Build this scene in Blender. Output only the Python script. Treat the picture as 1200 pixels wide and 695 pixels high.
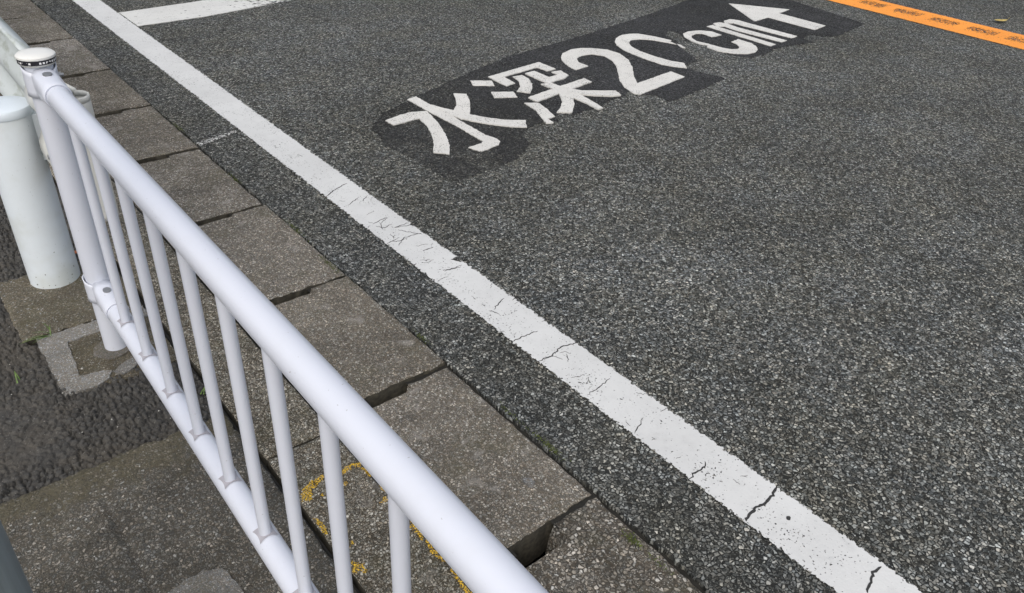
import bpy, bmesh, math, random
import numpy as np
from mathutils import Vector, Matrix, noise
from mathutils.geometry import tessellate_polygon
random.seed(7)
S = bpy.context.scene
C = S.collection
for o in list(bpy.data.objects): bpy.data.objects.remove(o)

# ------------------------------------------------------------------ camera
FPX, PITCH, ROLL, YAW, CAMH = 934.153, 0.586208, 0.0605874, 0.719367, 1.404
_c, _s = math.cos, math.sin
FWD = Vector((_s(YAW)*_c(PITCH), _c(YAW)*_c(PITCH), -_s(PITCH)))
_r = Vector((_c(YAW), -_s(YAW), 0)); _u = _r.cross(FWD)
RIGHT = _c(ROLL)*_r + _s(ROLL)*_u
UP = -_s(ROLL)*_r + _c(ROLL)*_u
cam_d = bpy.data.cameras.new('camera'); cam = bpy.data.objects.new('camera', cam_d); C.objects.link(cam)
cam_d.sensor_width = 36.0; cam_d.lens = FPX/1200*36.0; cam_d.clip_start = 0.02; cam_d.clip_end = 500
cam.matrix_world = Matrix(((RIGHT.x, UP.x, -FWD.x, 0), (RIGHT.y, UP.y, -FWD.y, 0), (RIGHT.z, UP.z, -FWD.z, CAMH), (0, 0, 0, 1)))
S.camera = cam
S.render.resolution_x = 1024; S.render.resolution_y = 593

# ------------------------------------------------------------------ world and sun (overcast)
SUN_EL, SUN_AZ = math.radians(52), math.radians(230)     # azimuth measured from +Y towards +X
w = bpy.data.worlds.new('World'); S.world = w; w.use_nodes = True
wn = w.node_tree.nodes; wl = w.node_tree.links
bg = wn['Background']; sky = wn.new('ShaderNodeTexSky'); sky.sky_type = 'NISHITA'; sky.sun_disc = False
sky.sun_elevation = SUN_EL; sky.sun_rotation = SUN_AZ
sky.air_density = 1.0; sky.dust_density = 4.5; sky.ozone_density = 0.6
hs = wn.new('ShaderNodeHueSaturation'); hs.inputs['Saturation'].default_value = .55      # cloud cover greys the whole sky
wl.new(sky.outputs[0], hs.inputs['Color']); wl.new(hs.outputs[0], bg.inputs[0]); bg.inputs[1].default_value = 0.15
sd = bpy.data.lights.new('sun', 'SUN'); sd.energy = 0.65; sd.angle = math.radians(90); sd.color = (1.0, 1.0, 0.93)
sun = bpy.data.objects.new('sun', sd); C.objects.link(sun)
_dir = Vector((_s(SUN_AZ)*_c(SUN_EL), _c(SUN_AZ)*_c(SUN_EL), _s(SUN_EL)))
sun.rotation_euler = _dir.to_track_quat('Z', 'Y').to_euler(); sun.location = (-3, 1, 8)
S.view_settings.view_transform = 'Standard'; S.view_settings.look = 'None'
S.view_settings.exposure = 0.30; S.view_settings.gamma = 1.0; S.view_settings.use_curve_mapping = False

def G(px, py, z=0.0):
    """point on the plane of height z that the photograph shows at pixel px, py"""
    d = RIGHT*((px-600)/FPX) - UP*((py-347.5)/FPX) + FWD
    t = (z-CAMH)/d.z
    return Vector((d.x*t, d.y*t, z))

# ------------------------------------------------------------------ object helpers
def tag(o, label=None, cat=None, group=None, kind=None):
    if label: o['label'] = label
    if cat: o['category'] = cat
    if group: o['group'] = group
    if kind: o['kind'] = kind
    return o
def mesh(name, vs, fs, mat, parent=None, smooth=False):
    me = bpy.data.meshes.new(name); me.from_pydata([tuple(v) for v in vs], [], fs); me.validate(); me.update()
    if smooth:
        for p in me.polygons: p.use_smooth = True
    if mat: me.materials.append(mat)
    o = bpy.data.objects.new(name, me); C.objects.link(o); o.parent = parent
    return o
def empty(name, loc=(0, 0, 0)):
    o = bpy.data.objects.new(name, None); C.objects.link(o); o.location = loc; o.empty_display_size = .1
    return o
class MB:
    def __init__(s): s.v = []; s.f = []
    def add(s, vs, fs):
        b = len(s.v); s.v += [Vector(v) for v in vs]; s.f += [tuple(b+i for i in f) for f in fs]
    def box(s, a, b):
        (x0, y0, z0), (x1, y1, z1) = a, b
        s.add([(x0,y0,z0),(x1,y0,z0),(x1,y1,z0),(x0,y1,z0),(x0,y0,z1),(x1,y0,z1),(x1,y1,z1),(x0,y1,z1)],
              [(0,3,2,1),(4,5,6,7),(0,1,5,4),(1,2,6,5),(2,3,7,6),(3,0,4,7)])
    def lathe(s, prof, loc=(0,0,0), axis=(0,0,1), n=32, cap=True):
        """prof: list of (radius, height) along axis"""
        ax = Vector(axis).normalized(); e1 = ax.orthogonal().normalized(); e2 = ax.cross(e1); L = Vector(loc)
        vs = []
        for r, h in prof:
            for k in range(n):
                a = 2*math.pi*k/n; vs.append(L+ax*h+(e1*_c(a)+e2*_s(a))*r)
        fs = []
        for i in range(len(prof)-1):
            for k in range(n): fs.append((i*n+k, i*n+(k+1) % n, (i+1)*n+(k+1) % n, (i+1)*n+k))
        if cap:
            fs.append(tuple(reversed(range(n)))); fs.append(tuple((len(prof)-1)*n+k for k in range(n)))
        s.add(vs, fs)
    def poly(s, pts, z0, z1):
        """prism over a flat outline"""
        n = len(pts); p3 = [Vector((p[0], p[1], 0)) for p in pts]
        tri = tessellate_polygon([p3])
        area = sum(pts[i][0]*pts[(i+1) % n][1]-pts[(i+1) % n][0]*pts[i][1] for i in range(n))
        vs = [(p[0], p[1], z1) for p in pts]+[(p[0], p[1], z0) for p in pts]; fs = []
        for t in tri:
            a, b, c = t
            cr = (p3[b]-p3[a]).cross(p3[c]-p3[a]).z
            fs.append((a, b, c) if cr > 0 else (a, c, b))
        for i in range(n):
            j = (i+1) % n
            fs.append((i, n+i, n+j, j) if area > 0 else (j, n+j, n+i, i))
        s.add(vs, fs)
    def build(s, name, mat, parent=None, smooth=False, sharp=40):
        o = mesh(name, s.v, s.f, mat, parent, smooth)
        if smooth: o.data.set_sharp_from_angle(angle=math.radians(sharp))
        return o
def nz(x, y, z=0.0): return noise.noise(Vector((x, y, z)))
def ragged(pts, step=.012, amp=.003, fr=90.0, seed=0.0, closed=True):
    """resample an outline and shake it"""
    out = []; n = len(pts)
    for i in range(n if closed else n-1):
        a = Vector((pts[i][0], pts[i][1])); b = Vector((pts[(i+1) % n][0], pts[(i+1) % n][1]))
        m = max(1, int((b-a).length/step))
        for k in range(m):
            p = a.lerp(b, k/m)
            out.append((p.x+amp*nz(p.x*fr, p.y*fr, seed), p.y+amp*nz(p.x*fr, p.y*fr, seed+9.3)))
    return out

# ------------------------------------------------------------------ materials
class NT:
    def __init__(s, name):
        s.m = bpy.data.materials.new(name); s.m.use_nodes = True; t = s.m.node_tree
        s.N = t.nodes; s.L = t.links; s.N.clear()
        s.out = s.N.new('ShaderNodeOutputMaterial'); s.b = s.N.new('ShaderNodeBsdfPrincipled')
        s.L.new(s.b.outputs[0], s.out.inputs[0])
    def n(s, typ, ins=None, **kw):
        o = s.N.new('ShaderNode'+typ)
        for k, v in kw.items(): setattr(o, k, v)
        for k, v in (ins or {}).items():
            i = o.inputs[k]
            if isinstance(v, bpy.types.NodeSocket): s.L.new(v, i)
            else: i.default_value = v
        return o
    def math(s, op, a, b=0.5, c=None, clamp=False):
        ins = {0: a, 1: b}
        if c is not None: ins[2] = c
        return s.n('Math', ins, operation=op, use_clamp=clamp).outputs[0]
    def vmath(s, op, a, b=(0, 0, 0)): return s.n('VectorMath', {0: a, 1: b}, operation=op).outputs[0]
    def mix(s, f, a, b, bt='MIX'):
        o = s.N.new('ShaderNodeMix'); o.data_type = 'RGBA'; o.blend_type = bt
        for i, v in ((0, f), (6, a), (7, b)):
            if isinstance(v, bpy.types.NodeSocket): s.L.new(v, o.inputs[i])
            else: o.inputs[i].default_value = v if i == 0 else (v+(1,) if len(v) == 3 else v)
        return o.outputs[2]
    def step(s, x, a, b):
        return s.n('MapRange', {0: x, 1: a, 2: b, 3: 0.0, 4: 1.0}, interpolation_type='SMOOTHSTEP').outputs[0]
    def lin(s, x, a, b, c, d): return s.n('MapRange', {0: x, 1: a, 2: b, 3: c, 4: d}).outputs[0]
    def ramp(s, x, stops):
        o = s.n('ValToRGB', {0: x}); cr = o.color_ramp
        while len(cr.elements) < len(stops): cr.elements.new(.5)
        for e, (p, c) in zip(cr.elements, stops):
            e.position = p; e.color = (c, c, c, 1) if isinstance(c, float) else tuple(c)+(1,)
        return o.outputs[0]
    def obj(s): return s.n('TexCoord').outputs['Object']
    def pos(s): return s.n('NewGeometry').outputs['Position']
    def noise(s, v, sc, det=3.0, rough=.55, dim='3D'):
        return s.n('TexNoise', {'Vector': v, 'Scale': sc, 'Detail': det, 'Roughness': rough}, noise_dimensions=dim).outputs
    def voro(s, v, sc, feat='F1', rnd=1.0, dim='2D'):
        return s.n('TexVoronoi', {'Vector': v, 'Scale': sc, 'Randomness': rnd}, feature=feat, voronoi_dimensions=dim).outputs
    def bump(s, h, dist, strength=1.0, nrm=None):
        ins = {'Height': h, 'Distance': dist, 'Strength': strength}
        if nrm: ins['Normal'] = nrm
        return s.n('Bump', ins).outputs[0]
    def set(s, **kw):
        for k, v in kw.items():
            k = {'color': 'Base Color', 'rough': 'Roughness', 'normal': 'Normal', 'metal': 'Metallic', 'spec': 'Specular IOR Level', 'alpha': 'Alpha', 'coat': 'Coat Weight'}[k]
            if isinstance(v, bpy.types.NodeSocket): s.L.new(v, s.b.inputs[k])
            else: s.b.inputs[k].default_value = v+(1,) if isinstance(v, tuple) and len(v) == 3 else v

def aggregate(t, v, size, gap, stones, fines, light=.12, bump=.004, lowf=(.8, 1.2), hue=.03, recess=.28, shard=.35, dim='2D'):
    """stone chips in a binder. size in metres. Returns colour, normal, mask"""
    wv = t.noise(v, .55/size, 2.0)[1]
    vv = t.vmath('ADD', v, t.n('VectorMath', {0: t.vmath('SUBTRACT', wv, (.5, .5, .5)), 3: size*shard*2.2}, operation='SCALE').outputs[0])
    sc = 1.0/size
    a = t.voro(vv, sc, dim=dim); e = t.voro(vv, sc, 'DISTANCE_TO_EDGE', dim=dim)[0]
    a2 = t.voro(vv, sc*2.3, dim=dim); e2 = t.voro(vv, sc*2.3, 'DISTANCE_TO_EDGE', dim=dim)[0]
    sp = t.n('SeparateColor', {0: a['Color']}).outputs; sp2 = t.n('SeparateColor', {0: a2['Color']}).outputs
    m1 = t.step(e, gap*.35, gap); m2 = t.step(e2, gap*.3, gap*.9)
    present = t.step(sp[1], recess, recess+.08)
    big = t.math('MULTIPLY', m1, present)
    stone = t.ramp(sp[0], stones)
    small = t.math('MULTIPLY', m2, t.step(sp2[1], .35, .45))
    sstone = t.ramp(sp2[0], stones)
    col = t.mix(small, fines, t.mix(.25, sstone, fines))
    col = t.mix(big, col, stone)
    # brown or bluish cast per stone
    tint = t.mix(sp[2], (1.0+hue, 1.0, 1.0-hue*1.4), (1.0-hue*1.1, 1.0, 1.0+hue*.8))
    col = t.mix(1.0, col, tint, 'MULTIPLY')
    g = t.noise(v, 2.2/size, 2.0)[0]
    col = t.mix(1.0, col, t.ramp(g, [(.25, .72), (.75, 1.25)]), 'MULTIPLY')
    lf = t.noise(v, 1.7, 4.0, .6)[0]
    col = t.mix(1.0, col, t.ramp(t.noise(v, .55, 2.0)[0], [(.35, (.88, .87, .85)), (.65, (1.08, 1.08, 1.09))]), 'MULTIPLY')
    col = t.mix(1.0, col, t.ramp(lf, [(.3, lowf[0]), (.7, lowf[1])]), 'MULTIPLY')
    h = t.math('MULTIPLY', big, t.lin(sp[1], 0, 1, .55, 1.0))
    tilt = t.math('MULTIPLY', t.noise(v, .8/size, 2.0)[0], .5)
    h = t.math('ADD', h, t.math('MULTIPLY', small, .35)); h = t.math('ADD', h, tilt)
    return col, t.bump(h, bump), big

def mat_asphalt(name, size, stones, fines, gap=.16, bump=.004, lowf=(.82, 1.18), hue=.03, rough=.78, recess=.28, stain=None):
    t = NT(name); v = t.pos()
    col, nrm, big = aggregate(t, v, size, gap, stones, fines, bump=bump, lowf=lowf, hue=hue, recess=recess)  # dark fines in the gaps also stand in for occlusion between chips
    if stain:
        f = t.step(t.noise(v, stain[0], 4.0, .65)[0], stain[1], stain[2])
        col = t.mix(t.math('MULTIPLY', f, stain[4]), col, stain[3])
    col = t.mix(1.0, col, t.ramp(t.noise(t.vmath('ADD', v, (7.3, 2.1, 0)), 4.5, 4.0, .6)[0], [(.35, (1.03, 1.02, .96)), (.65, (.97, 1.0, 1.03))]), 'MULTIPLY')
    t.set(color=col, normal=nrm, rough=rough, spec=.12)
    return t.m

def mat_concrete(name, size, stones, fines, moss=.3, bump=.0016, gap=.2, mossc=(.075, .072, .03), pale=None, recess=.3, lowf=(.78, 1.2), band=None):
    t = NT(name); v = t.pos()
    col, nrm, big = aggregate(t, v, size, gap, stones, fines, bump=bump, hue=.05, recess=recess, lowf=lowf, dim='3D')
    rnd = t.n('ObjectInfo').outputs['Random']
    col = t.mix(1.0, col, t.mix(rnd, (.82, .80, .76), (1.15, 1.15, 1.17)), 'MULTIPLY')
    blot = t.noise(v, 9.0, 5.0, .7)[0]
    col = t.mix(1.0, col, t.ramp(blot, [(.3, .7), (.5, 1.0), (.72, 1.28)]), 'MULTIPLY')
    f = t.math('MULTIPLY', t.step(t.noise(v, 5.0, 5.0, .68)[0], .48, .72), moss)
    col = t.mix(f, col, mossc)
    if band:        # moss creeping in from the edge that meets the asphalt
        y = t.n('SeparateXYZ', {0: v}).outputs[1]
        f = t.math('MULTIPLY', t.step(t.math('ADD', t.lin(y, 1.38, 1.58, 0.0, .42), t.noise(v, 12.0, 5.0, .7)[0]), .62, .9), .6)
        col = t.mix(f, col, t.ramp(t.noise(v, 130.0, 3.0)[0], [(.3, (.06, .052, .030)), (.7, (.135, .118, .072))]))
    if pale is not None:
        f = t.math('MULTIPLY', t.step(t.noise(v, 11.0, 5.0, .7)[0], .56, .68), pale)
        col = t.mix(f, col, (.36, .34, .31))
    t.set(color=col, normal=nrm, rough=.9, spec=.25)
    return t.m

ST_ROAD = [(0.0, (.05, .051, .048)), (.3, (.125, .127, .120)), (.6, (.235, .237, .227)), (.85, (.38, .381, .362)), (.97, (.51, .508, .48)), (1.0, (.66, .652, .62))]
M = {}
M['road'] = mat_asphalt('road_asphalt', .0096, ST_ROAD, (.027, .0275, .0265), gap=.19, bump=.007, recess=.22, lowf=(.82, 1.15), hue=.045)
M['shoulder'] = mat_asphalt('shoulder_asphalt', .0092, ST_ROAD, (.030, .0305, .0295), gap=.20, bump=.007, recess=.2, lowf=(.75, 1.05))
M['patch'] = mat_asphalt('dark_seal', .0085, [(0.0, .010), (.5, .017), (.9, .03), (1.0, .06)], (.008, .008, .009), gap=.15, bump=.0035)
M['walk'] = mat_asphalt('sidewalk_asphalt', .0125, [(0.0, .028), (.4, .042), (.8, .062), (1.0, .10)], (.010, .010, .009), gap=.17, bump=.011,
                        hue=.04, rough=.7, recess=.1, stain=(3.2, .47, .66, (.085, .072, .056), .62))
def mat_rough():
    t = NT('rough_sidewalk_asphalt'); v = t.pos()
    c = t.ramp(t.noise(v, 160.0, 3.0, .7)[0], [(.3, (.036, .035, .032)), (.7, (.062, .059, .054))])
    c = t.mix(1.0, c, t.ramp(t.n('SeparateColor', {0: t.voro(v, 75.0)['Color']}).outputs[0], [(.0, .65), (1.0, 1.4)]), 'MULTIPLY')
    silt = t.step(t.noise(v, 3.6, 4.0, .65)[0], .46, .62)
    c = t.mix(t.math('MULTIPLY', silt, .40), c, (.085, .074, .058))
    spk = t.step(t.noise(v, 240.0, 1.0)[0], .70, .73)
    c = t.mix(t.math('MULTIPLY', spk, .5), c, (.3, .29, .27))
    t.set(color=c, rough=.72, spec=.4, normal=t.bump(t.noise(v, 330.0, 3.0, .6)[0], .0022, 1.0)); return t.m
M['walk_rough'] = mat_rough()
M['lid'] = mat_concrete('cover_concrete', .0062, [(0.0, (.165, .152, .132)), (.4, (.31, .287, .252)), (.75, (.48, .45, .405)), (1.0, (.72, .69, .64))], (.125, .112, .094), moss=.32, bump=.0026, pale=.55, lowf=(.72, 1.22))
M['lid_coarse'] = mat_concrete('coarse_cover_concrete', .0095, [(0.0, (.12, .11, .096)), (.4, (.235, .218, .190)), (.75, (.38, .356, .315)), (1.0, (.62, .595, .55))], (.07, .062, .051), moss=.25, bump=.0035, pale=.1)
M['wall'] = mat_concrete('gutter_wall_concrete', .0065, [(0.0, (.17, .157, .132)), (.4, (.34, .315, .265)), (.75, (.52, .49, .425)), (1.0, (.7, .67, .6))], (.075, .065, .05), moss=.3, bump=.0022, pale=.2)
M['slab'] = mat_concrete('slab_concrete', .0068, [(0.0, (.08, .075, .066)), (.4, (.165, .154, .135)), (.75, (.25, .235, .206)), (1.0, (.42, .40, .36))], (.07, .064, .052), moss=.35, bump=.003, mossc=(.062, .057, .040), lowf=(.65, 1.3), band=1)
M['footing'] = mat_concrete('footing_concrete', .0055, [(0.0, (.11, .10, .08)), (.4, (.18, .165, .13)), (.75, (.26, .24, .195)), (1.0, .38)], (.095, .083, .06), moss=.45, bump=.0018)
M['frame'] = mat_concrete('pale_footing_concrete', .005, [(0.0, .22), (.5, .31), (1.0, .48)], (.19, .178, .155), moss=.15, bump=.0016)
M['mortar'] = mat_concrete('mortar', .004, [(0.0, .16), (.5, .22), (1.0, .32)], (.14, .125, .10), moss=.25, bump=.0012)
M['pale_mortar'] = mat_concrete('pale_mortar', .0045, [(0.0, .19), (.5, .27), (1.0, .42)], (.16, .152, .135), moss=.2, bump=.0018)

def mat_plain(name, col, rough=.6, metal=0.0, var=.15, sc=30.0):
    t = NT(name); v = t.obj()
    c = t.mix(1.0, col, t.ramp(t.noise(v, sc, 3.0)[0], [(.3, 1-var), (.7, 1+var)]), 'MULTIPLY')
    t.set(color=c, rough=rough, metal=metal); return t.m
M['dark'] = mat_plain('gutter_dark', (.02, .019, .017), .9)
M['soil'] = mat_plain('seam_soil', (.013, .012, .009), .95, sc=80)
M['ground'] = mat_plain('ground_soil', (.06, .055, .045), .95, sc=3)
M['crack'] = mat_plain('crack_asphalt', (.03, .03, .03), .9, sc=200)  # asphalt-dark tone for breaks in the white line paint
M['yellow'] = mat_plain('yellow_paint', (.74, .36, .015), .6, var=.35, sc=160)
def mat_yellow():
    t = NT('yellow_paint'); v = t.pos()
    c = t.ramp(t.noise(v, 160.0, 3.0)[0], [(.3, (.55, .33, .02)), (.7, (.82, .52, .04))])
    t.set(color=c, rough=.6, alpha=t.math('SUBTRACT', 1.0, t.step(t.noise(v, 260.0, 3.0, .7)[0], .47, .51))); return t.m
M['yellow'] = mat_yellow()
M['bolt'] = mat_plain('bolt_steel', (.32, .33, .34), .4, .7)
M['collar'] = mat_plain('collar_grey', (.36, .35, .38), .55)
M['grass'] = mat_plain('grass_blade', (.09, .16, .025), .5, var=.4, sc=60)
M['moss'] = mat_plain('moss', (.08, .10, .022), .95, var=.5, sc=150)
M['leaf'] = mat_plain('dry_leaf', (.42, .32, .10), .6, var=.3, sc=60)
M['leaf_red'] = mat_plain('red_leaf', (.40, .12, .035), .6, var=.3, sc=60)
M['grit'] = mat_plain('grit', (.45, .44, .41), .8, var=.3, sc=40)

M['buried'] = mat_plain('shaded_mossy_concrete', (.034, .030, .021), .95, var=.5, sc=90)  # mossy slab sides, with the shade of the notch holes coloured in
def mat_white(name, col, rough=.32, dirt=.1, dirtc=(.45, .45, .42), chips=None):
    t = NT(name); v = t.obj()
    d = t.step(t.noise(v, 14.0, 5.0, .7)[0], .45, .8)
    c = t.mix(t.math('MULTIPLY', d, dirt), col, dirtc)
    spk = t.step(t.noise(v, 210.0, 1.0)[0], .76, .79)
    c = t.mix(t.math('MULTIPLY', spk, .55), c, (.25, .24, .23))
    if chips:
        z = t.n('SeparateXYZ', {0: v}).outputs[2]
        low = t.lin(z, 0.0, chips, .12, 0.0)
        f = t.step(t.math('ADD', t.noise(v, 75.0, 3.0, .6)[0], low), .745, .765)
        c = t.mix(f, c, (.05, .055, .055))
        stn = t.math('MULTIPLY', t.step(t.math('ADD', t.noise(v, 9.0, 3.0)[0], t.lin(z, 0, chips*2, .2, 0)), .5, .85), .35)
        c = t.mix(stn, c, (.42, .43, .33))
    h = t.noise(v, 55.0, 2.0)[0]
    t.set(color=c, rough=rough, normal=t.bump(h, .0006, .35), coat=.15)
    return t.m
M['white'] = mat_white('white_powder_coat', (.62, .645, .715))
M['white_cap'] = mat_white('white_plastic_cap', (.70, .70, .67), .5, dirt=.25)
M['pale_post'] = mat_white('pale_weathered_paint', (.68, .735, .775), .45, dirt=.12, chips=.16)
M['curl'] = mat_white('curled_end_paint', (.64, .64, .60), .5, dirt=.3)
M['pale_cap'] = mat_white('pale_cap_paint', (.66, .73, .79), .4, dirt=.12)
def mat_beam():
    t = NT('beam_paint'); v = t.obj()
    s = t.vmath('MULTIPLY', v, (1, .35, 1)) 
    d = t.step(t.noise(s, 16.0, 5.0, .7)[0], .46, .68)
    c = t.mix(t.math('MULTIPLY', d, .6), (.50, .54, .54), (.17, .19, .12))
    t.set(color=c, rough=.5); return t.m
M['beam'] = mat_beam()
def mat_pole():
    t = NT('grey_pole_paint'); v = t.obj()
    s = t.vmath('MULTIPLY', v, (1, 1, .06))
    c = t.mix(1.0, (.20, .235, .245), t.ramp(t.noise(s, 60.0, 3.0)[0], [(.3, .8), (.7, 1.15)]), 'MULTIPLY')
    t.set(color=c, rough=.45, metal=.15); return t.m
M['pole'] = mat_pole()
def mat_band():
    t = NT('printed_band'); v = t.obj(); s = t.n('SeparateXYZ', {0: v}).outputs
    a = t.math('ARCTAN2', s[1], s[0]); k = t.math('FRACT', t.math('MULTIPLY', a, 34/(2*math.pi)))
    inn = t.math('MULTIPLY', t.math('LESS_THAN', k, .62), t.math('LESS_THAN', t.math('ABSOLUTE', t.math('SUBTRACT', s[2], .0045)), .0022))
    big = t.math('GREATER_THAN', t.noise(v, 45.0, 0.0)[0], .40)
    t.set(color=t.mix(t.math('MULTIPLY', inn, big), (.015, .014, .02), (.75, .75, .75)), rough=.4); return t.m
M['band'] = mat_band()

def mat_paint(name, col, pit=.66, edge=None, worn=None, dirt=.25):
    """thermoplastic road paint; holes where the paint is gone. edge=(axis x0, x1) frays the long sides"""
    t = NT(name); v = t.pos()
    n1 = t.noise(v, 60.0, 3.0, .65)[0]; n2 = t.noise(v, 170.0, 2.0)[0]; n3 = t.noise(v, 9.0, 3.0)[0]
    hole = t.step(t.math('ADD', n2, t.math('MULTIPLY', t.math('SUBTRACT', n3, .5), .3)), pit, pit+.02)
    alpha = t.math('SUBTRACT', 1.0, hole)
    if edge:
        x = t.n('SeparateXYZ', {0: v}).outputs[0]
        d = t.math('MINIMUM', t.math('SUBTRACT', x, edge[0]), t.math('SUBTRACT', edge[1], x))
        chipn = t.math('MULTIPLY', t.math('SUBTRACT', t.noise(v, 85.0, 3.0, .7)[0], .36), .034)
        alpha = t.math('MULTIPLY', alpha, t.step(t.math('SUBTRACT', d, chipn), -.0005, .0005))
    if worn: alpha = t.math('MULTIPLY', alpha, worn(t, v))
    dd = t.noise(v, 22.0, 5.0, .75)[0]
    c = t.mix(t.math('MULTIPLY', t.step(dd, .45, .8), dirt), col, tuple(x*.55 for x in col))
    c = t.mix(1.0, c, t.ramp(t.noise(v, 3.0, 3.0)[0], [(.3, .92), (.7, 1.05)]), 'MULTIPLY')
    h = t.math('ADD', n1, t.math('MULTIPLY', n2, .5))
    t.set(color=c, rough=.65, normal=t.bump(h, .0015, .6), alpha=alpha)
    return t.m
# ------------------------------------------------------------------ layout in metres
X_KERB, X_LID, X_WALL = 1.028, .640, .466         # road edge, covers' inner edge, gutter wall's inner edge
X_L0, X_L1 = 1.236, 1.394                         # white edge line
X_O0, X_O1 = 6.08, 6.49                           # orange centre line
X_FAR = 11.0

# ground, roads, sidewalk
gb = MB(); gb.box((-150, -150, -.9), (150, 150, -.45)); tag(gb.build('ground', M['ground']), kind='structure')
def road_sheet():
    mb = MB(); ys = []
    y = -1.2
    while y < 8.0: ys.append(y); y += .011
    left = [(X_KERB+.003+.006*nz(y*28, 1.7)+.006*nz(y*95, 3.1), y) for y in ys]
    left = [(X_KERB+.006, -30.0)]+left+[(X_KERB+.006, 40.0)]
    mb.poly(left+[(X_L0-.03, 40.0), (X_L0-.03, -30.0)], -.30, .0)
    return mb.build('road_shoulder', M['shoulder'])
sh = tag(road_sheet(), kind='structure')
rb = MB(); rb.box((X_L0-.03, -30, -.30), (X_FAR, 40, -.0)); tag(rb.build('road', M['road']), kind='structure')
fb = MB(); fb.box((X_FAR+.01, -30, -.3), (X_FAR+.6, 40, .01)); tag(fb.build('far_gutter', M['wall']), kind='structure')
fb = MB(); fb.box((X_FAR+.61, -30, -.3), (X_FAR+5, 40, .02)); tag(fb.build('far_sidewalk', M['walk']), kind='structure')
wb = MB(); wb.box((-6, -30, -.3), (X_WALL-.012, 40, -.016)); tag(wb.build('sidewalk', M['walk']), kind='structure')

def cellular(x, y, size, seed):
    """worley noise: distance to nearest, to second nearest and the nearest cell's random value"""
    gx, gy = np.floor(x/size), np.floor(y/size); f1 = np.full(x.shape, 9.); f2 = np.full(x.shape, 9.); rv = np.zeros(x.shape)
    def hsh(a, b, k):
        h = np.sin(a*127.1+b*311.7+k*74.7+seed)*43758.5453; return h-np.floor(h)
    for i in (-1, 0, 1):
        for j in (-1, 0, 1):
            cx, cy = gx+i, gy+j
            d = np.hypot(cx+.1+.8*hsh(cx, cy, 1)-x/size, cy+.1+.8*hsh(cx, cy, 2)-y/size); r = hsh(cx, cy, 3)
            near = d < f1
            f2 = np.where(near, f1, np.minimum(f2, d)); rv = np.where(near, r, rv); f1 = np.where(near, d, f1)
    return f1, f2, rv
def rough_sheet(name, x0, x1, y0, y1, cell, mat, zf):
    nx, ny = int((x1-x0)/cell)+1, int((y1-y0)/cell)+1
    X, Y = np.meshgrid(np.linspace(x0, x1, nx), np.linspace(y0, y1, ny)); Z = zf(X, Y)
    co = np.stack([X, Y, Z], -1).reshape(-1, 3)
    a = (np.arange(ny-1)[:, None]*nx+np.arange(nx-1)[None, :]).reshape(-1)
    fc = np.stack([a, a+1, a+nx+1, a+nx], -1)
    me = bpy.data.meshes.new(name); me.vertices.add(len(co)); me.vertices.foreach_set('co', co.ravel())
    me.loops.add(fc.size); me.loops.foreach_set('vertex_index', fc.ravel().astype(np.int32))
    me.polygons.add(len(fc)); me.polygons.foreach_set('loop_start', np.arange(0, fc.size, 4, dtype=np.int32)); me.polygons.foreach_set('loop_total', np.full(len(fc), 4, np.int32))
    me.polygons.foreach_set('use_smooth', np.ones(len(fc), bool)); me.update(calc_edges=True); me.validate()
    me.materials.append(mat); o = bpy.data.objects.new(name, me); C.objects.link(o); return tag(o, kind='structure')
def walk_height(X, Y):
    wx = X+.0016*np.sin(Y*310+np.sin(X*170)*2); wy = Y+.0016*np.sin(X*290+np.sin(Y*190)*2)
    f1, f2, r = cellular(wx, wy, .0165, 1.0); g1, g2, r2 = cellular(wx, wy, .0085, 5.0)
    e = np.clip((f2-f1)/.30, 0, 1); e = e*e*(3-2*e); e2 = np.clip((g2-g1)/.4, 0, 1)
    lump = np.where(r > .22, e*(.55+.45*r), .45*e2)
    fill = np.clip(.5+.55*np.sin(X*7.1+1.3+.8*np.sin(Y*5))*np.sin(Y*6.3+.6), 0, 1)      # silt fills the gaps in places
    fill = np.where((X < .12) & (Y > 1.66) & (Y < 1.95), np.maximum(fill, .75), fill*.35)
    z = -.0125+.0165*np.maximum(lump, fill*.72)+.0012*e2+.003*np.sin(X*9)*np.sin(Y*8)
    inside = ((X > .172) & (Y > 1.905) & (Y < 2.20)) | ((X > .14) & (Y > 2.17) & (Y < 2.54)) | (Y < 1.575)
    return np.where(inside, -.03, z)
rough_sheet('rough_asphalt', -.35, X_WALL-.013, 1.57, 3.3, .0026, M['walk_rough'], walk_height)
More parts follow.
